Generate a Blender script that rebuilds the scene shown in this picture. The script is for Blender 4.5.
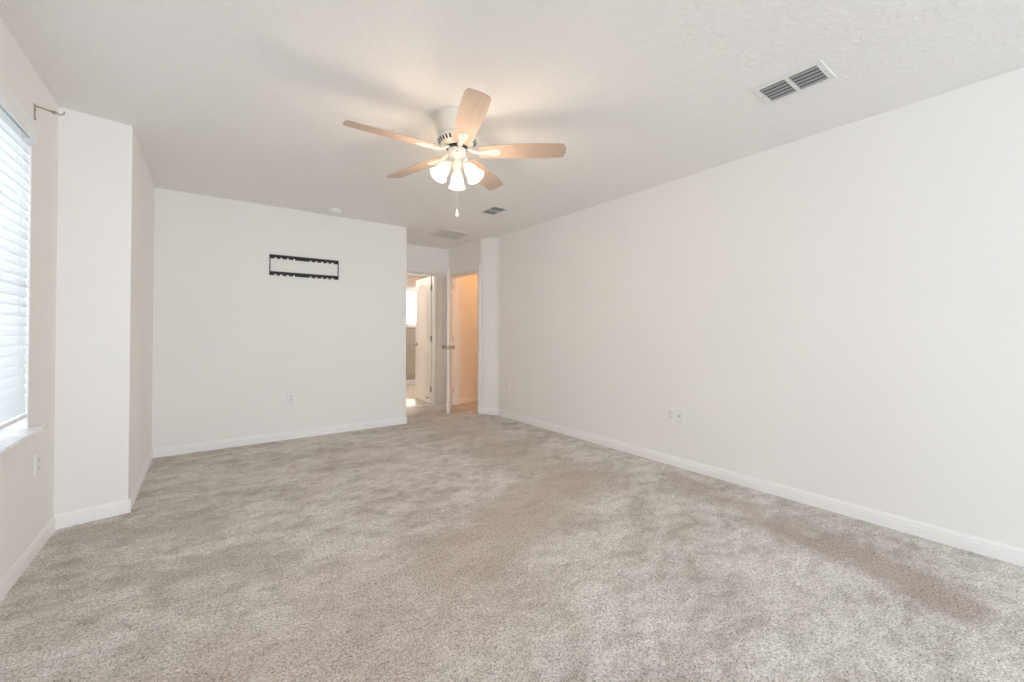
import bpy, bmesh, math, random
from math import sin, cos, pi, radians
from mathutils import Vector, Matrix
for o in list(bpy.data.objects): bpy.data.objects.remove(o)
SC = bpy.context.scene
COL = SC.collection

# ------------------------------------------------------------------ camera
YAW, PITCH, ROLL, EYE, FPX = 0.6272, 0.0109, 0.0017, 1.1388, 410.857
cd = bpy.data.cameras.new('camera'); cam = bpy.data.objects.new('camera', cd); COL.objects.link(cam)
fw = Vector((sin(YAW)*cos(PITCH), cos(YAW)*cos(PITCH), sin(PITCH)))
rt = Vector((cos(YAW), -sin(YAW), 0)); up = rt.cross(fw)
r2 = rt*cos(ROLL)+up*sin(ROLL); u2 = -rt*sin(ROLL)+up*cos(ROLL)
m = Matrix((r2, u2, -fw)).transposed().to_4x4(); m.translation = (0, 0, EYE)
cam.matrix_world = m
cd.sensor_fit = 'HORIZONTAL'; cd.sensor_width = 36; cd.lens = FPX*36/1024
cd.shift_x = 7.918/1024; cd.shift_y = -13.683/1024
cd.clip_start = .03; cd.clip_end = 200
SC.camera = cam

# ------------------------------------------------------------------ world, lights, exposure
w = bpy.data.worlds.new('sky'); SC.world = w; w.use_nodes = True
bg = w.node_tree.nodes['Background']; bg.inputs[0].default_value = (.86, .93, 1, 1); bg.inputs[1].default_value = 1.1
def area(name, loc, direction, sx, sy, power, col):
    l = bpy.data.lights.new(name, 'AREA'); l.shape = 'RECTANGLE'; l.size = sx; l.size_y = sy
    l.energy = power; l.color = col
    o = bpy.data.objects.new(name, l); COL.objects.link(o); o.location = loc
    o.rotation_euler = Vector(direction).to_track_quat('-Z', 'Y').to_euler(); return o
area('daylight_rear_window', (1.35, -3.85, 1.3), (0, 1, 0), 3.2, 1.9, 150, (.79, .89, 1))
area('daylight_rear_side_window', (-1.0, -1.6, 1.4), (1, 0, 0), 1.7, 1.5, 10, (.95, .96, 1))
area('daylight_side_window', (-1.0, 2.2, 1.45), (1, 0, -.1), 1.5, 1.4, 24, (.93, .97, 1))
area('daylight_bath_window', (4.0, 9.1, 1.75), (0, -1, -.25), .8, .8, 60, (1, .97, .93))
sl = bpy.data.lights.new('sun', 'SUN'); sl.energy = 14; sl.angle = .01; sl.color = (1, .95, .88)
so = bpy.data.objects.new('sun', sl); COL.objects.link(so); so.location = (6, 12, 6)
so.rotation_euler = Vector((-1.22, -2.85, -1.62)).to_track_quat('-Z', 'Y').to_euler()
SC.view_settings.view_transform = 'Standard'; SC.view_settings.look = 'None'
SC.cycles.diffuse_bounces = 10; SC.cycles.max_bounces = 14
SC.view_settings.exposure = -0.26; SC.view_settings.gamma = 1; SC.view_settings.use_curve_mapping = False

# ------------------------------------------------------------------ material helpers
def mat(name, col, rough=.6, metal=0, **kw):
    m = bpy.data.materials.new(name); m.use_nodes = True
    b = m.node_tree.nodes['Principled BSDF']
    b.inputs['Base Color'].default_value = (*col, 1); b.inputs['Roughness'].default_value = rough
    b.inputs['Metallic'].default_value = metal
    for k, v in kw.items(): b.inputs[k.replace('_', ' ')].default_value = v
    return m
class N:
    def __init__(s, m): s.m = m; s.t = m.node_tree; s.b = s.t.nodes['Principled BSDF']
    def n(s, typ, **kw):
        x = s.t.nodes.new(typ)
        for k, v in kw.items(): setattr(x, k, v)
        return x
    def l(s, a, b): s.t.links.new(a, b)
    def pos(s):
        g = s.n('ShaderNodeNewGeometry'); return g.outputs['Position']
    def noise(s, vec, scale, detail=3, rough=.55, dist=0):
        x = s.n('ShaderNodeTexNoise'); s.l(vec, x.inputs['Vector']); x.inputs['Scale'].default_value = scale
        x.inputs['Detail'].default_value = detail; x.inputs['Roughness'].default_value = rough
        x.inputs['Distortion'].default_value = dist; return x
    def ramp(s, fac, stops):
        x = s.n('ShaderNodeValToRGB'); e = x.color_ramp.elements
        while len(e) < len(stops): e.new(.5)
        for i, (p, c) in enumerate(stops):
            e[i].position = p; e[i].color = (*c, 1) if len(c) == 3 else c
        s.l(fac, x.inputs[0]); return x
    def math(s, op, a, b=None, c=None, clamp=False):
        x = s.n('ShaderNodeMath', operation=op, use_clamp=clamp)
        for i, v in enumerate((a, b, c)):
            if v is None: continue
            if isinstance(v, (int, float)): x.inputs[i].default_value = v
            else: s.l(v, x.inputs[i])
        return x.outputs[0]
    def vm(s, op, a, b=None, scale=None):
        x = s.n('ShaderNodeVectorMath', operation=op)
        for i, v in enumerate((a, b)):
            if v is None: continue
            if isinstance(v, tuple): x.inputs[i].default_value = v
            else: s.l(v, x.inputs[i])
        if scale is not None:
            if isinstance(scale, (int, float)): x.inputs['Scale'].default_value = scale
            else: s.l(scale, x.inputs['Scale'])
        return x
    def mix(s, fac, a, b, typ='MIX'):
        x = s.n('ShaderNodeMix', data_type='RGBA', blend_type=typ)
        for sock, v in ((x.inputs[0], fac), (x.inputs[6], a), (x.inputs[7], b)):
            if isinstance(v, (int, float)): sock.default_value = v
            elif isinstance(v, tuple): sock.default_value = (*v, 1)
            else: s.l(v, sock)
        return x.outputs[2]
    def bump(s, h, strength, dist):
        x = s.n('ShaderNodeBump'); x.inputs['Strength'].default_value = strength; x.inputs['Distance'].default_value = dist
        s.l(h, x.inputs['Height']); s.l(x.outputs[0], s.b.inputs['Normal'])

def wallpaint(name, col, tex=60, strength=.25):
    m = mat(name, col, .75); k = N(m); p = k.pos()
    n1 = k.noise(p, tex, 4); n2 = k.noise(p, 1.3, 2)
    c = k.ramp(n2.outputs[0], [(.3, tuple(x*.985 for x in col)), (.7, col)])
    k.l(c.outputs[0], k.b.inputs['Base Color'])
    k.bump(n1.outputs[0], strength, .003); return m
M = {}
M['wall'] = wallpaint('wall_paint', (.885, .873, .853))
M['closet_wall'] = wallpaint('closet_paint', (.87, .85, .82))
M['trim'] = mat('white_trim_paint', (.90, .89, .88), .4)
M['door'] = mat('white_door_paint', (.84, .81, .78), .4)
m = mat('knockdown_ceiling', (.89, .88, .868), .85); k = N(m); p = k.pos()
n1 = k.noise(p, 38, 5, .6); n1r = k.ramp(n1.outputs[0], [(.45, (0, 0, 0)), (.58, (1, 1, 1))])
n2 = k.noise(p, 140, 2)
k.bump(k.math('ADD', n1r.outputs[0], k.math('MULTIPLY', n2.outputs[0], .4)), .45, .005); M['ceiling'] = m

# carpet : plush pile, brushed nap patches, worn traffic paths
m = mat('plush_carpet', (.5, .46, .42), .95); k = N(m); p = k.pos()
k.b.inputs['Specular IOR Level'].default_value = .1
k.b.inputs['Sheen Weight'].default_value = .15
v = k.n('ShaderNodeTexVoronoi'); v.inputs['Scale'].default_value = 95; v.inputs['Randomness'].default_value = 1
warp = k.noise(p, 30, 2)
pw = k.vm('ADD', p, k.vm('SCALE', warp.outputs['Color'], scale=.02).outputs[0]).outputs[0]
k.l(pw, v.inputs['Vector'])
fine = k.noise(p, 170, 2, .75, .4); mid = k.noise(p, 85, 3, .75, .6)
tuft = k.math('ADD', k.math('MULTIPLY', fine.outputs[0], .55), k.math('MULTIPLY', mid.outputs[0], .45))
# nap patches, two scales with fairly crisp edges
pst = k.n('ShaderNodeMapping'); k.l(p, pst.inputs[0]); pst.inputs['Rotation'].default_value = (0, 0, radians(35)); pst.inputs['Scale'].default_value = (.85, 1.35, 1)
nap1 = k.noise(pst.outputs[0], 1.5, 6, .66, .25)
nap2 = k.noise(pst.outputs[0], 5.2, 5, .68, .35)
nap3 = k.noise(pst.outputs[0], 11, 4, .7, .4)
nr1 = k.ramp(nap1.outputs[0], [(.45, (0, 0, 0)), (.52, (1, 1, 1))])
nr2 = k.ramp(nap2.outputs[0], [(.44, (0, 0, 0)), (.54, (1, 1, 1))])
nr3 = k.ramp(nap3.outputs[0], [(.42, (0, 0, 0)), (.54, (1, 1, 1))])
nap = k.math('ADD', k.math('MULTIPLY', nr1.outputs[0], .34), k.math('ADD', k.math('MULTIPLY', nr2.outputs[0], .34), k.math('MULTIPLY', nr3.outputs[0], .32)))
dist_n = k.noise(p, 2.6, 4, .6)
pd = k.vm('ADD', p, k.vm('SCALE', k.vm('SUBTRACT', dist_n.outputs['Color'], (.5, .5, .5)).outputs[0], scale=.55).outputs[0]).outputs[0]
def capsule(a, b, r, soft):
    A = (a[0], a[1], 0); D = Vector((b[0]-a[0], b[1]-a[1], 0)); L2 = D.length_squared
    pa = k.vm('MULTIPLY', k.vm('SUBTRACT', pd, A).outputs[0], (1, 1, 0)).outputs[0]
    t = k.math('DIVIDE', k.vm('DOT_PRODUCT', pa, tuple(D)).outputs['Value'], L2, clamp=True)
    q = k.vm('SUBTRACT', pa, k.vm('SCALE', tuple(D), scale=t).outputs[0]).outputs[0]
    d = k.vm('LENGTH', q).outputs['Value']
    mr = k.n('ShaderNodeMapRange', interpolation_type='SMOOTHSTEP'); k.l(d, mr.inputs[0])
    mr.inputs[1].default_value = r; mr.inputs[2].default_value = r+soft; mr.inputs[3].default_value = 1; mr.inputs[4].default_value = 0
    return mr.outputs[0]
worn_and_tint = k.math('MAXIMUM', k.math('MULTIPLY', capsule((2.45, 5.4), (2.35, 2.3), .12, .45), .75), k.math('MAXIMUM', capsule((2.3, 2.3), (1.0, 1.75), .12, .3), k.math('MULTIPLY', capsule((1.0, 1.75), (-.3, 1.3), .2, .5), .75)))  # traffic paths, plus a broad brown tint across the near left
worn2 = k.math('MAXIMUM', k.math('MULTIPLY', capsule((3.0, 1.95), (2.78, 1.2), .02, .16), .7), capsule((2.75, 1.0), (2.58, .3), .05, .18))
base = k.mix(nap, (.485, .438, .39), (.79, .755, .71))
brushed = k.math('MAXIMUM', capsule((-.5, 3.2), (.05, 3.0), .05, .16), capsule((-.2, 2.55), (.35, 2.25), .02, .14))
base = k.mix(k.math('MULTIPLY', brushed, .5), base, (.44, .40, .36))
base = k.mix(k.math('MULTIPLY', worn_and_tint, .60), base, (.53, .43, .355))
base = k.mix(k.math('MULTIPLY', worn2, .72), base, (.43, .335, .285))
tr = k.ramp(tuft, [(.36, (.30, .28, .26)), (.46, (.82, .81, .80)), (.60, (1.28, 1.28, 1.28))])
base = k.mix(1.0, base, tr.outputs[0], 'MULTIPLY')
# a few small dark specks
sp = k.n('ShaderNodeTexVoronoi'); sp.inputs['Scale'].default_value = 1.9; k.l(p, sp.inputs['Vector'])
spm = k.math('LESS_THAN', sp.outputs['Distance'], .016)
base = k.mix(k.math('MULTIPLY', spm, .55), base, (.08, .07, .065))
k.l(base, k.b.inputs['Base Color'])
hh = k.math('ADD', tuft, k.math('MULTIPLY', v.outputs['Distance'], -.5))
k.bump(hh, .75, .012)
M['carpet'] = m

m = mat('beige_floor_tile', (.66, .58, .5), .25); k = N(m); p = k.pos()
br = k.n('ShaderNodeTexBrick'); br.offset = 0; k.l(p, br.inputs['Vector']); br.inputs['Scale'].default_value = 1
br.inputs['Brick Width'].default_value = .33; br.inputs['Row Height'].default_value = .33; br.inputs['Mortar Size'].default_value = .004
br.inputs['Color1'].default_value = (.68, .60, .52, 1); br.inputs['Color2'].default_value = (.64, .56, .48, 1); br.inputs['Mortar'].default_value = (.5, .45, .4, 1)
k.l(br.outputs[0], k.b.inputs['Base Color']); M['tile'] = m

m = mat('bleached_maple_blade', (.62, .42, .30), .45); k = N(m)
tc = k.n('ShaderNodeTexCoord'); mp = k.n('ShaderNodeMapping'); mp.inputs['Scale'].default_value = (3, 60, 10)
k.l(tc.outputs['Object'], mp.inputs[0]); n1 = k.noise(mp.outputs[0], 1.5, 4, .6, .4)
r = k.ramp(n1.outputs[0], [(.3, (.47, .345, .275)), (.7, (.56, .43, .35))]); k.l(r.outputs[0], k.b.inputs['Base Color']); M['maple'] = m

M['fan_white'] = mat('antique_white_fan_metal', (.80, .77, .70), .32)
M['dark_slot'] = mat('dark_vent_slot', (.03, .03, .035), .8)
M['nickel'] = mat('satin_nickel', (.42, .38, .34), .35, .9)
M['black'] = mat('black_steel', (.018, .02, .02), .5, .3)
M['plastic'] = mat('white_plastic', (.87, .86, .85), .4)
M['socket'] = mat('outlet_face_plastic', (.79, .78, .765), .45)
M['vent_white'] = mat('white_register_enamel', (.80, .80, .79), .4)
M['vent_grey'] = mat('grey_louvre_enamel', (.36, .38, .385), .5)
M['vinyl'] = mat('white_window_vinyl', (.85, .86, .87), .35)
M['marble'] = mat('white_marble_sill', (.82, .83, .86), .18)
k = N(M['marble']); n1 = k.noise(k.pos(), 7, 6, .7, 1.2)
r = k.ramp(n1.outputs[0], [(.42, (.74, .75, .79)), (.56, (.86, .87, .89))]); k.l(r.outputs[0], k.b.inputs['Base Color'])
M['slot_grey'] = mat('grey_outlet_slot', (.22, .21, .20), .7)
M['brass'] = mat('brass_screw', (.45, .36, .2), .35, .9)
M['shower_tile'] = mat('tan_shower_tile', (.56, .47, .38), .3)

def mixmat(name, a_type, b_type, fac, acol, bcol, rough=.1):
    m = bpy.data.materials.new(name); m.use_nodes = True; t = m.node_tree; t.nodes.clear()
    o = t.nodes.new('ShaderNodeOutputMaterial'); x = t.nodes.new('ShaderNodeMixShader'); x.inputs[0].default_value = fac
    a = t.nodes.new(a_type); a.inputs[0].default_value = (*acol, 1); b = t.nodes.new(b_type); b.inputs[0].default_value = (*bcol, 1)
    if 'Roughness' in b.inputs: b.inputs['Roughness'].default_value = rough
    t.links.new(a.outputs[0], x.inputs[1]); t.links.new(b.outputs[0], x.inputs[2]); t.links.new(x.outputs[0], o.inputs[0]); return m
M['glass'] = mixmat('clear_pane', 'ShaderNodeBsdfTransparent', 'ShaderNodeBsdfGlossy', .07, (.97, .98, .98), (1, 1, 1), .03)
M['frosted'] = mixmat('shower_glass', 'ShaderNodeBsdfTransparent', 'ShaderNodeBsdfGlossy', .1, (.93, .95, .94), (1, 1, 1), .1)
M['obscure'] = mixmat('obscure_window_glass', 'ShaderNodeBsdfTransparent', 'ShaderNodeBsdfTranslucent', .6, (.98, .99, 1), (.97, .98, 1))
M['slat'] = mixmat('blind_slat_vinyl', 'ShaderNodeBsdfDiffuse', 'ShaderNodeBsdfTranslucent', .45, (.88, .90, .92), (.92, .95, .97))
# frosted opal lamp glass, lit from inside
m = bpy.data.materials.new('lit_opal_glass'); m.use_nodes = True; k = N(m); t = m.node_tree
k.b.inputs['Base Color'].default_value = (.95, .93, .88, 1); k.b.inputs['Roughness'].default_value = .3
k.b.inputs['Emission Color'].default_value = (1, .86, .66, 1); k.b.inputs['Emission Strength'].default_value = .8
M['opal'] = m
m = mat('lit_bulb', (1, .95, .85), .3); k = N(m)
k.b.inputs['Emission Color'].default_value = (1, .84, .6, 1); k.b.inputs['Emission Strength'].default_value = 5; M['bulb'] = m
m = mat('detector_led', (.1, .4, .1), .3); M['led'] = m

# ------------------------------------------------------------------ mesh helpers
def bm_new(): return bmesh.new()
def box(bm, x0, x1, y0, y1, z0, z1, T=None):
    vs = [Vector(c) for c in ((x0,y0,z0),(x1,y0,z0),(x1,y1,z0),(x0,y1,z0),(x0,y0,z1),(x1,y0,z1),(x1,y1,z1),(x0,y1,z1))]
    if T is not None: vs = [T @ c for c in vs]
    b = [bm.verts.new(c) for c in vs]
    for f in ((0,3,2,1),(4,5,6,7),(0,1,5,4),(1,2,6,5),(2,3,7,6),(3,0,4,7)): bm.faces.new([b[i] for i in f])
def prism(bm, pts, z0, z1, T=None):
    """ccw outline in xy raised from z0 to z1"""
    a = [Vector((x, y, z0)) for x, y in pts]; c = [Vector((x, y, z1)) for x, y in pts]
    if T is not None: a = [T @ q for q in a]; c = [T @ q for q in c]
    a = [bm.verts.new(q) for q in a]; c = [bm.verts.new(q) for q in c]; n = len(pts)
    bm.faces.new(a[::-1]); bm.faces.new(c)
    for i in range(n): bm.faces.new((a[i], a[(i+1) % n], c[(i+1) % n], c[i]))
def lathe(bm, prof, seg=48, T=None):
    rings = []
    for r, z in prof:
        if r < 1e-5:
            v = Vector((0, 0, z)); rings.append([bm.verts.new(T @ v if T else v)])
        else:
            rr = []
            for i in range(seg):
                v = Vector((r*cos(2*pi*i/seg), r*sin(2*pi*i/seg), z)); rr.append(bm.verts.new(T @ v if T else v))
            rings.append(rr)
    for a, b in zip(rings, rings[1:]):
        for i in range(seg):
            j = (i+1) % seg
            if len(a) == 1 and len(b) == 1: continue
            if len(a) == 1: bm.faces.new((a[0], b[i], b[j]))
            elif len(b) == 1: bm.faces.new((a[i], b[0], a[j]))
            else: bm.faces.new((a[i], b[i], b[j], a[j]))
def tube(bm, pts, r, seg=10):
    pts = [Vector(p) for p in pts]; rings = []
    for i, p in enumerate(pts):
        d = (pts[min(i+1, len(pts)-1)]-pts[max(i-1, 0)]).normalized()
        u = d.orthogonal().normalized() if i == 0 else (u - d*u.dot(d)).normalized()
        w_ = d.cross(u); rings.append([bm.verts.new(p+u*r*cos(2*pi*k/seg)+w_*r*sin(2*pi*k/seg)) for k in range(seg)])
    for a, b in zip(rings, rings[1:]):
        for i in range(seg): bm.faces.new((a[i], a[(i+1) % seg], b[(i+1) % seg], b[i]))
    bm.faces.new(rings[0][::-1]); bm.faces.new(rings[-1])
def sweep(bm, prof, p0, p1, nrm):
    """profile (out, z) run along the wall foot from p0 to p1; nrm = unit vector into the room"""
    p0 = Vector((*p0, 0)); p1 = Vector((*p1, 0)); n = Vector((*nrm, 0)).normalized()
    a = [bm.verts.new(p0+n*o+Vector((0, 0, z))) for o, z in prof]; b = [bm.verts.new(p1+n*o+Vector((0, 0, z))) for o, z in prof]
    k = len(prof)
    for i in range(k): bm.faces.new((a[i], a[(i+1) % k], b[(i+1) % k], b[i]))
    bm.faces.new(a); bm.faces.new(b[::-1])
def obj(name, bm, material, parent=None, smooth=False, bevel=0, seg=2):
    bmesh.ops.recalc_face_normals(bm, faces=bm.faces)
    me = bpy.data.meshes.new(name); bm.to_mesh(me); bm.free()
    o = bpy.data.objects.new(name, me); COL.objects.link(o); me.materials.append(material)
    if parent: o.parent = parent
    if smooth:
        for f in me.polygons: f.use_smooth = True
        me.set_sharp_from_angle(angle=radians(38))
    if bevel:
        b = o.modifiers.new('bevel', 'BEVEL'); b.width = bevel; b.segments = seg; b.limit_method = 'ANGLE'
    return o
def empty(name, loc, rz=0):
    o = bpy.data.objects.new(name, None); COL.objects.link(o); o.location = loc; o.rotation_euler = (0, 0, rz); o.empty_display_size = .05; return o
def tag(o, label, cat, group=None):
    o['label'] = label; o['category'] = cat
    if group: o['group'] = group
    return o
def struct(name, bm, material, parent=None, **kw):
    o = obj(name, bm, material, parent, **kw)
    if not parent: o['kind'] = 'structure'
    return o
def boxes(*bs):
    bm = bm_new()
    for b in bs: box(bm, *b)
    return bm

# ------------------------------------------------------------------ room shell (metres)
H = 2.44
XL, XJ, XR = -.7017, -.3891, 3.235
YB, YJ, YD, XE = 3.4332, 3.486, 4.8545, 2.0145
YR = -3.5; YH = 5.78; XC = 3.10; YBE = 4.56
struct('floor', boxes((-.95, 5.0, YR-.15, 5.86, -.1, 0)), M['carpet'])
struct('floor', boxes((-.95, 5.0, 5.86, 9.2, -.1, -.004)), M['tile'])
struct('ceiling', boxes((-.95, 5.0, YR-.15, 9.2, H, H+.12)), M['ceiling'])
WZ0, WZ1, WY0, WY1 = .665, 2.10, 1.40, 2.992
SY0, SY1 = -2.4, -.8
struct('wall_left', boxes((XL-.2, XL, YR, SY0, 0, H), (XL-.2, XL, SY1, WY0, 0, H), (XL-.2, XL, SY0, SY1, 0, WZ0-.02), (XL-.2, XL, SY0, SY1, WZ1, H), (XL-.2, XL, WY1, YB, 0, H), (XL-.2, XL, WY0, WY1, 0, WZ0-.02), (XL-.2, XL, WY0, WY1, WZ1, H)), M['wall'])
bm = bm_new(); prism(bm, [(XL-.2, YB), (XL, YB), (XJ, YJ), (XJ, YD), (XJ, YD+.12), (XL-.2, YD+.12)], 0, H); struct('wall_jog', bm, M['wall'])
struct('wall_back', boxes((XJ, XE, YD, YD+.12, 0, H), (XE-.12, XE, YD+.12, YH, 0, H)), M['wall'])
DX0, DX1, DH = 2.172, 2.893, 2.03            # bathroom doorway
struct('wall_hall', boxes((XE-.12, DX0, YH, YH+.12, 0, H), (DX1, XC+.12, YH, YH+.12, 0, H), (DX0, DX1, YH, YH+.12, DH, H)), M['wall'])
CY0, CY1 = 4.90, 5.655                        # closet doorway
struct('wall_closet', boxes((XC, XC+.12, 4.86, CY0, 0, H), (XC, XC+.12, CY1, YH, 0, H), (XC, XC+.12, CY0, CY1, DH-.02, H)), M['wall'])
BEND = [(XR-(XR-XC)*(u*u*(3-2*u)), 4.56+.30*u) for u in [i/16 for i in range(17)]]
bm = bm_new(); prism(bm, BEND[::-1]+[(XR+.12, 4.56), (XR+.12, 4.86)], 0, H); struct('wall_angled', bm, M['wall'], smooth=True)
struct('wall_right', boxes((XR, XR+.12, YR, YBE, 0, H)), M['wall'])
RX0, RX1, RZ0, RZ1 = -.2, 2.9, .35, 2.2
struct('wall_rear', boxes((XL-.2, RX0, YR-.12, YR, 0, H), (RX1, XR+.12, YR-.12, YR, 0, H), (RX0, RX1, YR-.12, YR, 0, RZ0), (RX0, RX1, YR-.12, YR, RZ1, H)), M['wall'])
struct('wall_closet_end', boxes((XC+.12, 4.82, 5.70, YH, 0, H)), M['closet_wall'])
struct('wall_closet_side', boxes((4.70, 4.82, 4.12, 5.70, 0, H)), M['closet_wall'])
struct('wall_closet_front', boxes((XR+.12, 4.82, 4.0, 4.12, 0, H)), M['closet_wall'])
# bathroom
BWX0, BWX1, BWZ0, BWZ1 = 3.66, 4.35, 1.27, 2.12
struct('wall_bathroom_far', boxes((1.4, BWX0, 8.9, 9.02, 0, H), (BWX1, 4.72, 8.9, 9.02, 0, H), (BWX0, BWX1, 8.9, 9.02, 0, BWZ0), (BWX0, BWX1, 8.9, 9.02, BWZ1, H)), M['shower_tile'])
struct('wall_bathroom_right', boxes((4.6, 4.72, 5.9, 8.9, 0, H)), M['wall'])
struct('wall_bathroom_left', boxes((1.4, 1.52, 5.9, 8.9, 0, H)), M['wall'])
struct('wall_bathroom_near', boxes((1.4, XE-.12, YH, 5.9, 0, H), (XC+.12, 4.72, YH, 5.9, 0, H)), M['wall'])

# baseboards: flat board with a stepped, rounded top
PB = [(0, 0), (.011, 0), (.011, .052), (.0085, .056), (.0085, .066), (.006, .074), (.003, .083), (0, .083)]
def baseboard(name, *runs):
    bm = bm_new()
    for p0, p1, n in runs: sweep(bm, PB, p0, p1, n)
    return struct(name, bm, M['trim'])
jn = Vector((YJ-YB, -(XJ-XL), 0)).normalized()
baseboard('baseboard_left', ((XL, YR), (XL, YB), (1, 0)))
baseboard('baseboard_jog', ((XL, YB), (XJ+.012, YJ+.002), (jn.x, jn.y)), ((XJ, YJ-.012), (XJ, YD), (1, 0)))
baseboard('baseboard_back', ((XJ, YD), (XE+.014, YD), (0, -1)), ((XE, YD-.014), (XE, YH), (1, 0)))
baseboard('baseboard_hall', ((DX1+.066, YH), (XC, YH), (0, -1)), ((XE, YH), (DX0-.066, YH), (0, -1)))
baseboard('baseboard_right', ((XR, YR), (XR, YBE), (-1, 0)), *[(a_, b_, (-1, -.45)) for a_, b_ in zip(BEND, BEND[1:])])
baseboard('baseboard_rear', ((XL, YR), (XR, YR), (0, 1)))
baseboard('baseboard_closet', ((XC+.12, 5.70), (4.70, 5.70), (0, -1)))
baseboard('baseboard_bathroom', ((1.52, 8.9), (3.0, 8.9), (0, -1)))

# door casings: moulded boards round each opening, plus jamb linings
def casing(name, axis, a0, a1, top, face, depth, out):
    """axis 'x': opening spans x a0..a1 on plane y=face (casing toward out*y)"""
    bm = bm_new(); W = .063
    def b(u0, u1, z0, z1, t0, t1):
        d0, d1 = sorted((face+out*t0, face+out*t1))
        if axis == 'x': box(bm, u0, u1, d0, d1, z0, z1)
        else: box(bm, d0, d1, u0, u1, z0, z1)
    r = .005
    for (ua, ub) in ((a0-W, a0-r), (a1+r, a1+W)):
        b(ua, ub, 0, top+W, 0, .011)
        ue = (ua, ua+.022) if ua < a0 else (ub-.022, ub)
        b(*ue, 0, top+W, .011, .017)
    b(a0-r, a1+r, top+r, top+W, 0, .011); b(a0-W+.022, a1+W-.022, top+W-.022, top+W, .011, .017)
    t = .018                                     # jamb lining with stop bead
    b(a0-.004, a0+t, 0, top, -depth, 0); b(a1-t, a1+.004, 0, top, -depth, 0); b(a0+t, a1-t, top-t, top+.004, -depth, 0)
    b(a0+t, a0+t+.01, 0, top-t, -depth*.55, -depth*.3); b(a1-t-.01, a1-t, 0, top-t, -depth*.55, -depth*.3); b(a0+t, a1-t, top-t-.01, top-t, -depth*.55, -depth*.3)
    return struct(name, bm, M['trim'])
casing('trim_1', 'x', DX0, DX1, DH, YH, .12, -1)
casing('trim_2', 'y', CY0, CY1, DH-.02, XC, .12, -1)
struct('trim_3', boxes((DX0+.018, DX1-.018, 5.845, 5.885, -.004, .006)), M['marble'])   # bathroom threshold

# ------------------------------------------------------------------ doors (two-panel arch-top leaves)
def leaf_mesh(W, Hh):
    """x 0..W from hinge to free edge, thickness in y -.0175...0175"""
    bm = bm_new(); c = .0085; f = .0175; st = .105
    box(bm, 0, W, -c, c, 0, Hh)
    z1, z2, z3 = .23, .83, .96; zt = Hh-.11; arc = .085
    for s in (-1, 1):
        y0, y1 = sorted((s*c, s*f))
        box(bm, 0, st, y0, y1, 0, Hh); box(bm, W-st, W, y0, y1, 0, Hh)
        box(bm, st, W-st, y0, y1, 0, z1); box(bm, st, W-st, y0, y1, z2, z3)
        n = 14; T = Matrix(((1, 0, 0, 0), (0, 0, 1, 0), (0, 1, 0, 0), (0, 0, 0, 1)))   # xz outline -> y thickness
        def az(x): u = (x-W/2)/(W/2-st); return zt-arc*u*u*(2-abs(u))*.5*2 if abs(u) < 1 else zt-arc
        for i in range(n):
            xa = st+(W-2*st)*i/n; xb = st+(W-2*st)*(i+1)/n
            prism(bm, [(xa, az(xa)), (xb, az(xb)), (xb, Hh), (xa, Hh)], y0, y1, T)
        # raised centre fields
        g = .032
        box(bm, st+g, W-st-g, min(s*c, s*(f-.003)), max(s*c, s*(f-.003)), z1+g, z2-g)
        for i in range(n):
            xa = st+g+(W-2*st-2*g)*i/n; xb = st+g+(W-2*st-2*g)*(i+1)/n
            prism(bm, [(xa, z3+g), (xb, z3+g), (xb, az(xb)-g), (xa, az(xa)-g)], *sorted((s*c, s*(f-.003))), T)
    return bm
def knob(parent, x, z, side):
    bm = bm_new()
    T = Matrix.Translation((x, side*.0175, z)) @ Matrix.Rotation(-side*pi/2, 4, 'X')
    lathe(bm, [(0, 0), (.032, 0), (.032, .004), (.026, .009), (.012, .012), (.011, .034), (.016, .038), (.0255, .047), (.0275, .056), (.024, .066), (.013, .071), (0, .072)], 28, T)
    return obj('door_knob', bm, M['nickel'], parent, smooth=True)
def lever(parent, x, z, side):
    bm = bm_new()
    T = Matrix.Translation((x, side*.0175, z)) @ Matrix.Rotation(-side*pi/2, 4, 'X')
    lathe(bm, [(0, 0), (.03, 0), (.03, .005), (.012, .011), (.011, .045), (0, .047)], 24, T)
    tube(bm, [(x, side*.058, z), (x-.03, side*.062, z), (x-.075, side*.06, z-.002), (x-.11, side*.056, z-.004)], .0085)
    return obj('door_handle', bm, M['nickel'], parent, smooth=True)
def hinge(parent, z, side):
    bm = bm_new()
    tube(bm, [(-.006, side*.02, z-.045), (-.006, side*.02, z+.045)], .0065, 12)
    box(bm, -.002, .0005, -.0165, .0165, z-.044, z+.044); box(bm, -.03, -.0035, side*.0185-.001, side*.0185+.001, z-.044, z+.044)
    return obj('hinge', bm, M['nickel'], parent, smooth=True)
def make_door(name, loc, ang, W, Hh, handle, hside):
    o = struct(name, leaf_mesh(W, Hh), M['door'], bevel=.0012)
    o.location = loc; o.rotation_euler = (0, 0, ang)
    for s in (-1, 1): (lever if handle == 'lever' else knob)(o, W-.062, .91, s)
    for z in (.22, 1.02, 1.82): hinge(o, z, hside)
    bm = bm_new(); box(bm, W-.0005, W+.0015, -.0125, .0125, .88, .94); box(bm, W+.0015, W+.010, -.007, .007, .901, .919)
    obj('latch_plate', bm, M['nickel'], o)
    return o
# bathroom door: hinged on the right jamb, swung into the bathroom
d1 = make_door('door_1', (DX1-.012, 5.925, .012), radians(86), .68, 2.0, 'lever', 1)
bm = bm_new(); tube(bm, [(.035, .02, .085), (.035, .065, .085)], .006); lathe(bm, [(0, 0), (.011, 0), (.011, .012), (0, .014)], 16, Matrix.Translation((.035, .062, .085)) @ Matrix.Rotation(-pi/2, 4, 'X'))
obj('door_stop', bm, M['black'], d1, smooth=True)
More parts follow.
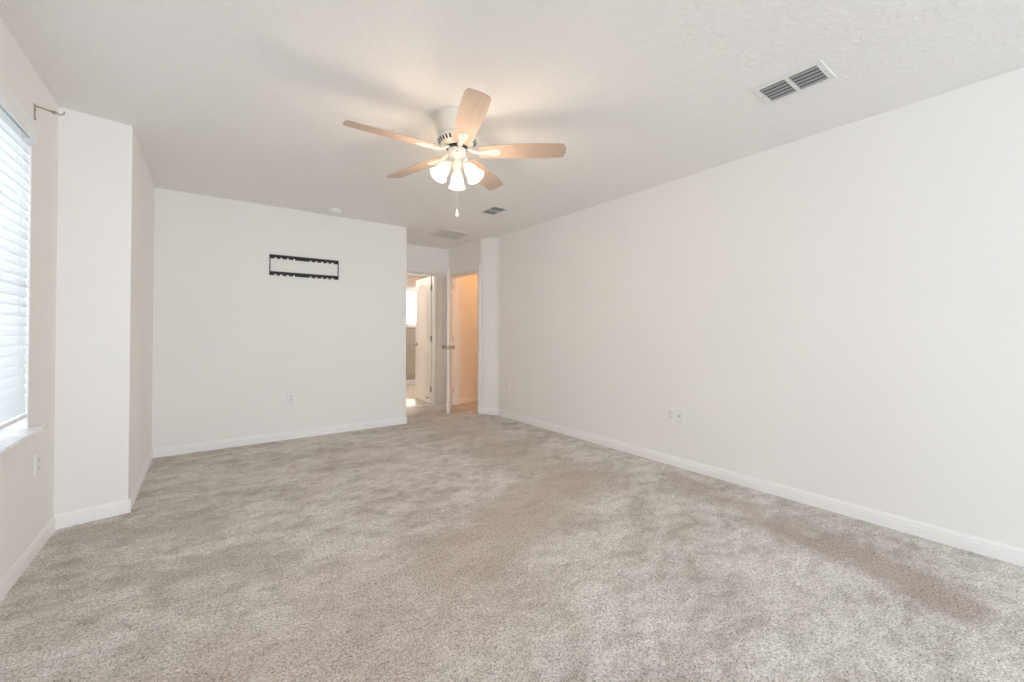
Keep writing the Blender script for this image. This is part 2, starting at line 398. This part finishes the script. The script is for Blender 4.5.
# closet door: hinged on the far jamb, swung out toward the room
ang = math.atan2(5.02-5.63, 2.690-3.075)
d2 = make_door('door_2', (XC-.028, CY1-.03, .012), ang, .715, 1.985, 'knob', 1)
bm = bm_new(); box(bm, XC+.015, XC+.04, CY0+.0175, CY0+.0195, .885, .955); box(bm, XC+.022, XC+.034, CY0+.0195, CY0+.0198, .905, .935)
st = struct('trim_4', bm, M['nickel'])      # strike plate on the closet jamb
# spring light in the closet
cl = bpy.data.lights.new('closet_bulb_light', 'POINT'); cl.energy = 12; cl.color = (1, .50, .19); cl.shadow_soft_size = .08
co = bpy.data.objects.new('closet_bulb_light', cl); COL.objects.link(co); co.location = (3.85, 4.95, 2.22)
# unseen fixture, added as a source for the orange closet light
fx = empty('added_closet_light', (3.85, 4.95, H)); tag(fx, 'unseen round flush light added on the ceiling inside the orange-lit closet', 'light')
bm = bm_new(); lathe(bm, [(0, 0), (.12, 0), (.12, -.02), (.11, -.025), (0, -.025)], 32); obj('base', bm, M['vent_white'], fx, smooth=True)
bm = bm_new(); lathe(bm, [(.105, -.025), (.10, -.06), (.06, -.09), (0, -.098)], 32); obj('glass_bowl', bm, M['opal'], fx, smooth=True)

# ------------------------------------------------------------------ left window with blind
bm = bm_new(); fx0, fx1 = XL-.16, XL-.10
for b in ((fx0, fx1, WY0, WY0+.05, WZ0, WZ1), (fx0, fx1, WY1-.05, WY1, WZ0, WZ1), (fx0, fx1, WY0+.05, WY1-.05, WZ0, WZ0+.05), (fx0, fx1, WY0+.05, WY1-.05, WZ1-.05, WZ1), (fx0+.01, fx1-.01, WY0+.05, WY1-.05, 1.36, 1.40)): box(bm, *b)
w1 = struct('window_1', bm, M['vinyl'])
struct('pane', boxes((fx0+.028, fx0+.032, WY0+.05, WY1-.05, WZ0+.05, 1.36), (fx0+.028, fx0+.032, WY0+.05, WY1-.05, 1.40, WZ1-.05)), M['glass'], w1)
bm = bm_new(); prism(bm, [(XL-.1, WY0), (XL, WY0), (XL, WY0-.058), (XL+.05, WY0-.058), (XL+.05, WY1+.058), (XL, WY1+.058), (XL, WY1), (XL-.1, WY1)], WZ0-.02, WZ0)
struct('window_sill', bm, M['marble'], w1, bevel=.004, seg=3)

bl = empty('window_blind', (XL-.012, (WY0+WY1)/2, WZ0))
tag(bl, 'white horizontal slat blind closed over the left wall window', 'blind')
BY0, BY1 = WY0+.004, WY1-.004; byc = (BY0+BY1)/2; X0 = .0
def local(o): o.parent = bl; return o
def bobj(name, bm, m_, **kw):
    bm.transform(Matrix.Translation((-(XL-.012), -byc, -WZ0))); return obj(name, bm, m_, bl, **kw)
# slats
z = WZ0+.10; tilt = radians(79); first = None; bx = XL-.012
bm = bm_new(); nseg = 4; hw = .0265
top, bot = [], []
for i in range(nseg+1):
    u = -1+2*i/nseg; cx = u*hw; cz = .0028*(1-u*u)
    X = cx*cos(tilt)+cz*sin(tilt); Z = cx*sin(tilt)*-1+cz*cos(tilt)
    top.append((X, Z))
def strip(bm, y0, y1, t=.0024):
    nx, nz = sin(tilt), cos(tilt); rows = []
    for y in (y0, y1):
        rows.append(([bm.verts.new((a, y, b)) for a, b in top], [bm.verts.new((a-nx*t, y, b-nz*t)) for a, b in top]))
    (a0, b0), (a1, b1) = rows
    for i in range(nseg):
        bm.faces.new((a0[i], a0[i+1], a1[i+1], a1[i])); bm.faces.new((b0[i], b1[i], b1[i+1], b0[i+1]))
    for i in range(nseg):
        bm.faces.new((a0[i], b0[i], b0[i+1], a0[i+1])); bm.faces.new((a1[i], a1[i+1], b1[i+1], b1[i]))
    bm.faces.new((a0[0], a1[0], b1[0], b0[0])); bm.faces.new((a0[-1], b0[-1], b1[-1], a1[-1]))
strip(bm, -(BY1-BY0)/2, (BY1-BY0)/2)
slat0 = obj('slat', bm, M['slat'], bl)
slat0.location = (0, 0, .105); zz = .105+.0465
while WZ0+zz < 2.045:
    s = slat0.copy(); COL.objects.link(s); s.parent = bl; s.location = (0, 0, zz); zz += .0465
bobj('bottom_rail', boxes((bx-.025, bx+.010, BY0, BY1, WZ0+.052, WZ0+.072)), M['vinyl'], bevel=.003)
bobj('head_rail', boxes((bx-.03, bx+.026, BY0, BY1, 2.05, WZ1-.002)), M['vinyl'])
for y in (BY1-.16, BY0+.16, byc):
    bm = bm_new(); tube(bm, [(bx+.019, y, WZ0+.06), (bx+.019, y, 2.06)], .0012, 6); tube(bm, [(bx-.017, y, WZ0+.06), (bx-.017, y, 2.06)], .0012, 6)
    bobj('ladder_cord', bm, M['vinyl'])
# valance: moulded board standing proud of the wall, with a return at its end
bm = bm_new(); PV = [(XL+.030, 2.040), (XL+.046, 2.046), (XL+.046, 2.060), (XL+.040, 2.072), (XL+.040, 2.094), (XL+.050, 2.108), (XL+.050, 2.116), (XL+.030, 2.116)]
T = Matrix(((1, 0, 0, 0), (0, 0, 1, 0), (0, 1, 0, 0), (0, 0, 0, 1)))
prism(bm, PV, BY0-.02, BY1-.085, T); box(bm, XL-.001, XL+.032, BY1-.105, BY1-.087, 2.04, 2.116); box(bm, XL-.02, XL+.03, BY0, BY1-.105, 2.100, 2.112)
bobj('valance', bm, M['vinyl'])

# curtain rod bracket
br_ = empty('curtain_rod_bracket', (XL, 3.02, 2.23)); tag(br_, 'dark metal curtain rod bracket on left wall above the blind', 'bracket')
bm = bm_new(); box(bm, 0, .003, -.009, .009, -.045, .04); obj('wall_plate', bm, M['nickel'], br_, bevel=.001)
bm = bm_new(); tube(bm, [(.002, 0, .03), (.03, 0, .026), (.068, 0, .018)], .0042); box(bm, .060, .074, -.006, .006, .012, .024); obj('arm', bm, M['nickel'], br_, smooth=True)
bm = bm_new(); tube(bm, [(.072, 0, .019)]+[(.088+.0165*cos(a), 0, .030+.0165*sin(a)) for a in [radians(t) for t in range(200, 371, 17)]], .0034); obj('rod_cup', bm, M['nickel'], br_, smooth=True)
for dz in (-.034, .012):
    bm = bm_new(); lathe(bm, [(0, 0), (.0055, 0), (.005, .003), (0, .004)], 14, Matrix.Translation((.003, 0, dz)) @ Matrix.Rotation(pi/2, 4, 'Y')); obj('screw', bm, M['nickel'], br_, smooth=True)

# rear window behind the photographer
bm = bm_new(); y0, y1 = YR-.10, YR-.05
for b in ((RX0, RX0+.05, y0, y1, RZ0, RZ1), (RX1-.05, RX1, y0, y1, RZ0, RZ1), (RX0+.05, RX1-.05, y0, y1, RZ0, RZ0+.05), (RX0+.05, RX1-.05, y0, y1, RZ1-.05, RZ1), (1.32, 1.38, y0, y1, RZ0+.05, RZ1-.05)): box(bm, *b)
w3 = struct('window_3', bm, M['vinyl'])
bm = bm_new()
for b in ((fx0, fx1, SY0, SY0+.05, WZ0, WZ1), (fx0, fx1, SY1-.05, SY1, WZ0, WZ1), (fx0, fx1, SY0+.05, SY1-.05, WZ0-.02, WZ0+.03), (fx0, fx1, SY0+.05, SY1-.05, WZ1-.05, WZ1), (fx0+.01, fx1-.01, SY0+.05, SY1-.05, 1.36, 1.40)): box(bm, *b)
w4 = struct('window_4', bm, M['vinyl'])
# ------------------------------------------------------------------ bathroom fittings
bf = empty('added_bathroom_light', (2.55, 7.2, H)); tag(bf, 'unseen round flush ceiling light added inside the bathroom beyond the doorway', 'light')  # out-of-view fixture, added to go with the bathroom fill light
bm = bm_new(); lathe(bm, [(0, 0), (.15, 0), (.15, -.02), (.14, -.025), (0, -.025)], 32); obj('base', bm, M['vent_white'], bf, smooth=True)
bm = bm_new(); lathe(bm, [(.135, -.025), (.13, -.06), (.08, -.09), (0, -.10)], 32); obj('glass_bowl', bm, M['opal'], bf, smooth=True)
bl_ = bpy.data.lights.new('bathroom_fill', 'POINT'); bl_.energy = 30; bl_.color = (1, .86, .74); bl_.shadow_soft_size = .12  # added fill that brightens the bathroom and its door leaf
bo = bpy.data.objects.new('bathroom_fill', bl_); COL.objects.link(bo); bo.location = (2.3, 7.2, 2.2)
bm = bm_new(); y0, y1 = 8.93, 8.985; f = .055
for b in ((BWX0, BWX0+f, y0, y1, BWZ0, BWZ1), (BWX1-f, BWX1, y0, y1, BWZ0, BWZ1), (BWX0+f, BWX1-f, y0, y1, BWZ0, BWZ0+f), (BWX0+f, BWX1-f, y0, y1, BWZ1-f, BWZ1), (BWX0+f, BWX1-f, y0+.01, y1-.01, 1.67, 1.70)): box(bm, *b)
w2 = struct('window_2', bm, M['vinyl'])
struct('pane', boxes((BWX0+f, BWX1-f, 8.955, 8.959, BWZ0+f, 1.67), (BWX0+f, BWX1-f, 8.955, 8.959, 1.70, BWZ1-f)), M['obscure'], w2)
struct('window_sill', boxes((BWX0-.04, BWX1+.04, 8.86, 8.93, BWZ0-.035, BWZ0)), M['marble'], w2, bevel=.003)
struct('window_trim', boxes((BWX0-.06, BWX0, 8.885, 8.9, BWZ0, BWZ1+.06), (BWX1, BWX1+.06, 8.885, 8.9, BWZ0, BWZ1+.06), (BWX0, BWX1, 8.885, 8.9, BWZ1, BWZ1+.06)), M['trim'], w2)
struct('trim_5', boxes((3.0, 4.6, 8.30, 8.42, -.004, .11)), M['marble'], bevel=.006)     # shower curb
sh = empty('shower_enclosure', (3.0, 8.36, .11)); tag(sh, 'metal framed glass shower panel below the bathroom window, through the open doorway', 'shower screen')
bm = bm_new(); box(bm, 0, .03, -.015, .015, 0, 1.12); box(bm, .46, .485, -.015, .015, 0, 1.12); box(bm, 1.57, 1.6, -.015, .015, 0, 1.12); box(bm, .03, 1.57, -.015, .015, 0, .03); box(bm, .03, 1.57, -.015, .015, 1.09, 1.12)
obj('frame', bm, M['nickel'], sh)
bm = bm_new(); box(bm, .03, .46, -.003, .003, .03, 1.09); box(bm, .485, 1.57, -.003, .003, .03, 1.09); obj('glass', bm, M['frosted'], sh)
bm = bm_new(); tube(bm, [(.52, -.015, .55), (.52, -.05, .55), (.52, -.05, .75), (.52, -.015, .75)], .008); obj('pull_handle', bm, M['nickel'], sh, smooth=True)

# ------------------------------------------------------------------ ceiling fan
FX, FY = 1.231, 2.189
fan = empty('ceiling_fan', (FX, FY, H)); tag(fan, 'white ceiling fan with five pale wood blades and three lit glass shades', 'ceiling fan')
bm = bm_new(); lathe(bm, [(0, 0), (.141, 0), (.143, -.005), (.141, -.014), (.136, -.018), (.134, -.04), (.130, -.07), (.124, -.095), (.116, -.114), (.108, -.122), (0, -.124)], 64)
obj('motor_housing', bm, M['fan_white'], fan, smooth=True)
bm = bm_new(); lathe(bm, [(0, -.122), (.112, -.122), (.119, -.127), (.118, -.140), (.099, -.163), (.084, -.174), (.062, -.178), (0, -.178)], 64)
vr = obj('vent_ring', bm, M['fan_white'], fan, smooth=True)
bm = bm_new()
for i in range(28):
    a = 2*pi*i/28
    T = Matrix.Rotation(a, 4, 'Z') @ Matrix.Translation((.1090, 0, -.1520)) @ Matrix.Rotation(radians(-50), 4, 'Y')
    box(bm, -.0125, .0125, -.0046, .0046, -.0012, .0016, T)
obj('vent_slots', bm, M['dark_slot'], vr)
bm = bm_new(); lathe(bm, [(0, -.176), (.062, -.176), (.066, -.179), (.066, -.187), (.060, -.190), (0, -.190)], 48); obj('flywheel_gap', bm, M['dark_slot'], fan, smooth=True)  # dark colour stands in for the shaded gap between hub and motor
bm = bm_new(); lathe(bm, [(0, -.188), (.048, -.188), (.055, -.193), (.056, -.209), (.054, -.230), (.045, -.246), (.033, -.252), (.030, -.262), (0, -.262)], 48)
sw = obj('switch_housing', bm, M['fan_white'], fan, smooth=True)
for a in (240.7, 0.7, 120.7):
    bm = bm_new(); a = radians(a); T = Matrix.Rotation(a, 4, 'Z') @ Matrix.Translation((.0545, 0, -.224)) @ Matrix.Rotation(pi/2, 4, 'Y')
    lathe(bm, [(0, -.002), (.0048, -.002), (.0048, .002), (.003, .0035), (0, .004)], 14, T); obj('screw', bm, M['brass'], sw, smooth=True)
# blades
def blade_outline():
    pts = []; x0, x1 = .138, .655
    ws = [(0, .049), (.06, .053), (.2, .0585), (.4, .0645), (.6, .068), (.8, .067), (.93, .063)]
    lo = [(x0+(x1-x0)*t, -w_) for t, w_ in ws]; hi = [(x, -y) for x, y in lo][::-1]
    rc = .024; tipw = .0605
    tip = [(x1-rc+rc*sin(radians(t)), -(tipw-rc)-rc*cos(radians(t))) for t in (10, 30, 50, 70, 90)]
    mid = [(x1+.004, -.018), (x1+.005, 0), (x1+.004, .018)]
    root = [(x0-.004, .035), (x0-.006, 0), (x0-.004, -.035)]
    return lo+tip+mid+[(x, -y) for x, y in tip[::-1]]+hi+root
BO = blade_outline(); ZB = -.208; PT = radians(-13)
def blade_T(a): return Matrix.Rotation(a, 4, 'Z') @ Matrix.Translation((0, 0, ZB)) @ Matrix.Rotation(PT, 4, 'X')
def iron_mesh():
    bm = bm_new(); t0, t1 = -.0075, -.003
    out = [(.13, .012), (.16, .014), (.185, .018), (.21, .023), (.23, .0265), (.25, .024), (.262, .014), (.266, 0)]
    pts = [(x, -y) for x, y in out]+[(x, y) for x, y in out[-2::-1]]
    prism(bm, pts, t0, t1)
    # raised rib that loops round the plate
    loop = [(.14, .007), (.18, .009), (.205, .014), (.226, .0175), (.243, .014), (.251, 0)]
    tube(bm, [(x, -y, t0-.001) for x, y in loop]+[(x, y, t0-.001) for x, y in loop[-2::-1]], .004, 8)
    # arm dropping from the flywheel
    tube(bm, [(.150, 0, -.006), (.12, 0, -.004), (.090, 0, .006), (.060, 0, .022)], .0085, 12)
    tube(bm, [(.150, .007, -.006), (.11, .009, -.002), (.062, .011, .022)], .0055, 10); tube(bm, [(.150, -.007, -.006), (.11, -.009, -.002), (.062, -.011, .022)], .0055, 10)
    return bm
def screw_mesh(x, y):
    bm = bm_new(); lathe(bm, [(0, .001), (.0055, 0), (.005, -.0025), (.002, -.004), (0, -.004)], 12, Matrix.Translation((x, y, -.0075))); return bm
phase = 9.379343
bm = bm_new(); prism(bm, BO, -.003, .003); b0 = obj('blade', bm, M['maple'], fan, bevel=.0015)
i0 = obj('blade_iron', iron_mesh(), M['fan_white'], b0, smooth=True)
scr = [obj('screw', screw_mesh(x, y), M['nickel'], None, smooth=True) for x, y in ((.232, 0), (.205, 0))]
for s_ in scr: s_.parent = b0
b0.matrix_local = blade_T(phase)
for q in range(1, 5):
    b = b0.copy(); COL.objects.link(b); b.parent = fan; b.matrix_local = blade_T(phase+q*2*pi/5)
    for ch in [i0]+scr:
        c = ch.copy(); COL.objects.link(c); c.parent = b; c.matrix_parent_inverse = Matrix()
# light kit
bm = bm_new(); lathe(bm, [(0, -.260), (.028, -.260), (.033, -.268), (.033, -.290), (.026, -.304), (.012, -.310), (.009, -.324), (0, -.328)], 40)
az0 = radians(60.7)
for q in range(3):
    a = az0+q*2*pi/3; d = Vector((cos(a), sin(a), 0))
    tube(bm, [d*.026+Vector((0, 0, -.280)), d*.045+Vector((0, 0, -.280)), d*.066+Vector((0, 0, -.294))], .0085, 12)
lk = obj('light_kit', bm, M['fan_white'], fan, smooth=True)
TS = radians(36)
for q in range(3):
    a = az0+q*2*pi/3
    T = Matrix.Rotation(a, 4, 'Z') @ Matrix.Translation((.066, 0, -.292)) @ Matrix.Rotation(-TS, 4, 'Y')
    bm = bm_new(); lathe(bm, [(0, .010), (.020, .010), (.026, .0), (.028, -.014), (.024, -.018), (0, -.018)], 28, T); sk = obj('lamp_socket', bm, M['fan_white'], fan, smooth=True)
    P = [(.0245, -.012), (.029, -.019), (.0350, -.034), (.0390, -.050), (.0415, -.068), (.0445, -.086), (.0505, -.100), (.0545, -.107)]
    inner = [(r_-.0028, z_) for r_, z_ in P[::-1]]
    bm = bm_new(); lathe(bm, P+inner, 40, T); sh_ = obj('lamp_shade', bm, M['opal'], fan, smooth=True)
    bm = bm_new(); lathe(bm, [(0, -.018), (.010, -.020), (.012, -.034), (.020, -.052), (.0235, -.066), (.020, -.082), (.010, -.092), (0, -.094)], 24, T); obj('bulb', bm, M['bulb'], sh_, smooth=True)
    lp = bpy.data.lights.new('fan_bulb_light', 'POINT'); lp.energy = 5.5; lp.color = (1, .77, .54); lp.shadow_soft_size = .08
    lo_ = bpy.data.objects.new('fan_bulb_light', lp); COL.objects.link(lo_)
    lo_.location = Vector((FX, FY, H)) + (T @ Vector((0, 0, -.160)))
# pull chains
bm = bm_new(); tube(bm, [(0, 0, -.32), (0, 0, -.560)], .0005, 6)
for i in range(50):
    T = Matrix.Translation((0, 0, -.326-i*.0046)); lathe(bm, [(0, .0012), (.0012, 0), (0, -.0012)], 6, T)
pc = obj('pull_chain', bm, M['fan_white'], fan)
bm = bm_new(); lathe(bm, [(0, .012), (.003, .010), (.004, 0), (.0085, -.018), (.0095, -.026), (.007, -.034), (0, -.038)], 20, Matrix.Translation((0, 0, -.566))); obj('chain_fob', bm, M['socket'], pc, smooth=True)

# ------------------------------------------------------------------ ceiling registers
def register(x0, x1, y0, y1, name, label, louvre, nside=4, two=True):
    cx, cy = (x0+x1)/2, (y0+y1)/2; o = empty(name, (cx, cy, H)); tag(o, label, 'vent')
    hx, hy = (x1-x0)/2, (y1-y0)/2; e = .026
    bm = bm_new()
    box(bm, -hx, -hx+e, -hy, hy, -.007, 0); box(bm, hx-e, hx, -hy, hy, -.007, 0); box(bm, -hx+e, hx-e, -hy, -hy+e, -.007, 0); box(bm, -hx+e, hx-e, hy-e, hy, -.007, 0)
    if two: box(bm, -hx+e, hx-e, -.010, .010, -.007, 0)
    obj('frame', bm, M['vent_white'], o, bevel=.002)
    obj('duct_opening', boxes((-hx+e-.002, hx-e+.002, -hy+e-.002, hy-e+.002, -.0012, 0)), M['dark_slot'], o)
    halves = ((-hy+e, -.010), (.010, hy-e)) if two else ((-hy+e, hy-e),)
    n = nside; sp_ = 2*(hx-e)/n
    for (ya, yb) in halves:
        for i in range(n):
            bm = bm_new(); xx = -hx+e+(i+.5)*sp_
            T = Matrix.Translation((xx, 0, -.0065)) @ Matrix.Rotation(radians(louvre), 4, 'Y'); box(bm, -sp_*.29, sp_*.29, ya, yb, -.0006, .0006, T)
            obj('louvre', bm, M['vent_grey'], o)
    for s in (-1, 1):
        bm = bm_new(); lathe(bm, [(0, 0), (.004, 0), (.003, -.002), (0, -.0022)], 12, Matrix.Translation((0, s*(hy-e*.5), -.007))); obj('screw', bm, M['nickel'], o, smooth=True)
    return o
register(2.362, 2.588, .690, .998, 'ceiling_vent', 'large white ceiling vent with two grey louvred halves near right wall', 4, 5)
register(2.385, 2.590, 3.475, 3.765, 'ceiling_vent', 'small dark louvred ceiling vent beyond the fan', 4, 5)
# flush return-air grille near the hallway
g = empty('return_air_grille', (2.62, 4.86, H)); tag(g, 'square pale return air grille on the ceiling near the doorways', 'vent')
s = .215; bm = bm_new(); e = .025
for b in ((-s, -s+e, -s, s), (s-e, s, -s, s), (-s+e, s-e, -s, -s+e), (-s+e, s-e, s-e, s)): box(bm, *b, -.008, 0)
obj('frame', bm, M['vent_white'], g, bevel=.002)
obj('duct_opening', boxes((-s+e-.002, s-e+.002, -s+e-.002, s-e+.002, -.001, 0)), mat('pale_grille_backing', (.60, .60, .585), .6), g)
bm = bm_new()
for i in range(22):
    T = Matrix.Translation((0, -s+e+.008+i*.0166, -.005)) @ Matrix.Rotation(radians(-30), 4, 'X'); box(bm, -s+e, s-e, -.0075, .0075, -.0006, .0006, T)
obj('louvre_panel', bm, mat('pale_grey_louvre', (.60, .60, .58), .5), g)

# smoke detector
sd = empty('smoke_detector', (1.10, 4.60, H)); tag(sd, 'round white smoke detector on the ceiling above the back wall', 'smoke detector')
bm = bm_new(); lathe(bm, [(0, 0), (.068, 0), (.068, -.008), (.064, -.012), (0, -.012)], 40); obj('base', bm, M['plastic'], sd, smooth=True)
bm = bm_new(); lathe(bm, [(.060, -.012), (.062, -.020), (.058, -.034), (.046, -.042), (.02, -.045), (0, -.045)], 40); cv = obj('cover', bm, M['plastic'], sd, smooth=True)
bm = bm_new(); lathe(bm, [(0, 0), (.005, 0), (.004, -.002), (0, -.0025)], 12, Matrix.Translation((.02, -.02, -.0435))); obj('test_button', bm, M['socket'], cv, smooth=True)

# ------------------------------------------------------------------ television wall bracket on the back wall
tv = empty('television_bracket', (.864, YD, 1.722)); tag(tv, 'black slotted television wall bracket mounted on the back wall', 'bracket')
W2 = .3415
def rail(z0):
    bm = bm_new(); hgt = .040; slot = .013
    T = Matrix(((1, 0, 0, 0), (0, 0, 1, 0), (0, 1, 0, 0), (0, 0, 0, 1)))
    box(bm, -W2, W2, -.004, 0, z0+slot, z0+hgt); box(bm, -W2, W2, -.016, -.004, z0+hgt-.004, z0+hgt)
    # lower lip is cut into tabs with slots between, solid at the middle
    tabs = [(-.3415, -.296), (-.275, -.242), (-.222, -.180), (-.160, -.122), (-.102, .040), (.060, .098), (.118, .158), (.178, .214), (.234, .262), (.290, .3415)]
    for a, b in tabs: box(bm, a, b, -.004, 0, z0, z0+slot)
    for a, b in tabs: box(bm, a+.002, b-.002, -.012, -.004, z0, z0+.003)
    return bm
for z0 in (0, .174): obj('rail', rail(z0), M['black'], tv)
for s in (-1, 1): obj('side_bar', boxes((s*W2-(.009 if s > 0 else 0), s*W2+(0 if s > 0 else .009), -.006, 0, .040, .174)), M['black'], tv)
for (x, z0) in ((-.2, .028), (.2, .028), (-.2, .202), (.2, .202)):
    bm = bm_new(); lathe(bm, [(0, 0), (.008, 0), (.008, .004), (0, .005)], 6, Matrix.Translation((x, -.004, z0)) @ Matrix.Rotation(pi/2, 4, 'X')); obj('bolt', bm, M['black'], tv)

# ------------------------------------------------------------------ wall plates
def plate(name, loc, nrm, label, kind, group=None):
    """plate facing nrm; built facing -y then turned"""
    o = empty(name, loc, math.atan2(nrm[1], nrm[0])+pi/2); tag(o, label, 'outlet', group)
    obj('cover_plate', boxes((-.035, .035, -.006, 0, -.0575, .0575)), M['plastic'], o, bevel=.0025, seg=3)
    if kind == 'duplex':
        for z in (-.0195, .0195):
            bm = bm_new(); pts = [(.0165*cos(t)*1.0, max(-.0125, min(.0125, .0165*sin(t)))) for t in [2*pi*i/28 for i in range(28)]]
            T = Matrix.Translation((0, 0, z)) @ Matrix(((1, 0, 0, 0), (0, 0, -1, 0), (0, 1, 0, 0), (0, 0, 0, 1)))
            prism(bm, pts, .006, .0078, T); so_ = obj('socket', bm, M['socket'], o)
            bm = bm_new(); box(bm, -.0075, -.005, -.0083, -.0078, z-.002, z+.006); box(bm, .005, .0075, -.0083, -.0078, z-.0015, z+.005); box(bm, -.002, .002, -.0083, -.0078, z-.0095, z-.0055)
            obj('slots', bm, M['slot_grey'], so_)
        bm = bm_new(); lathe(bm, [(0, 0), (.003, 0), (0, .0015)], 12, Matrix.Translation((0, -.006, 0)) @ Matrix.Rotation(pi/2, 4, 'X')); obj('screw', bm, M['socket'], o)
    else:
        bm = bm_new(); lathe(bm, [(0, 0), (.008, 0), (.008, .003), (.0048, .003), (.0048, .011), (0, .0115)], 18, Matrix.Translation((0, -.006, 0)) @ Matrix.Rotation(pi/2, 4, 'X')); obj('coax_socket', bm, M['nickel'], o, smooth=True)
        for z in (-.042, .042):
            bm = bm_new(); lathe(bm, [(0, 0), (.003, 0), (0, .0015)], 12, Matrix.Translation((0, -.006, z)) @ Matrix.Rotation(pi/2, 4, 'X')); obj('screw', bm, M['socket'], o)
    return o
plate('wall_outlet', (.732, YD, .434), (0, -1), 'white duplex wall outlet low on the back wall below the television bracket', 'duplex')
plate('wall_outlet', (XR, 2.022, .430), (-1, 0), 'white duplex wall outlet on right wall, beside the coax plate', 'duplex')
o = plate('coax_wall_plate', (XR, 1.937, .432), (-1, 0), 'white coax wall plate with dark centre socket on right wall', 'coax')
plate('wall_outlet', (XR, 4.395, .428), (-1, 0), 'small white wall outlet at the far end of right wall near the closet', 'duplex')
plate('wall_outlet', (XL, 3.125, .455), (1, 0), 'white wall outlet on the left wall under the window sill', 'duplex')
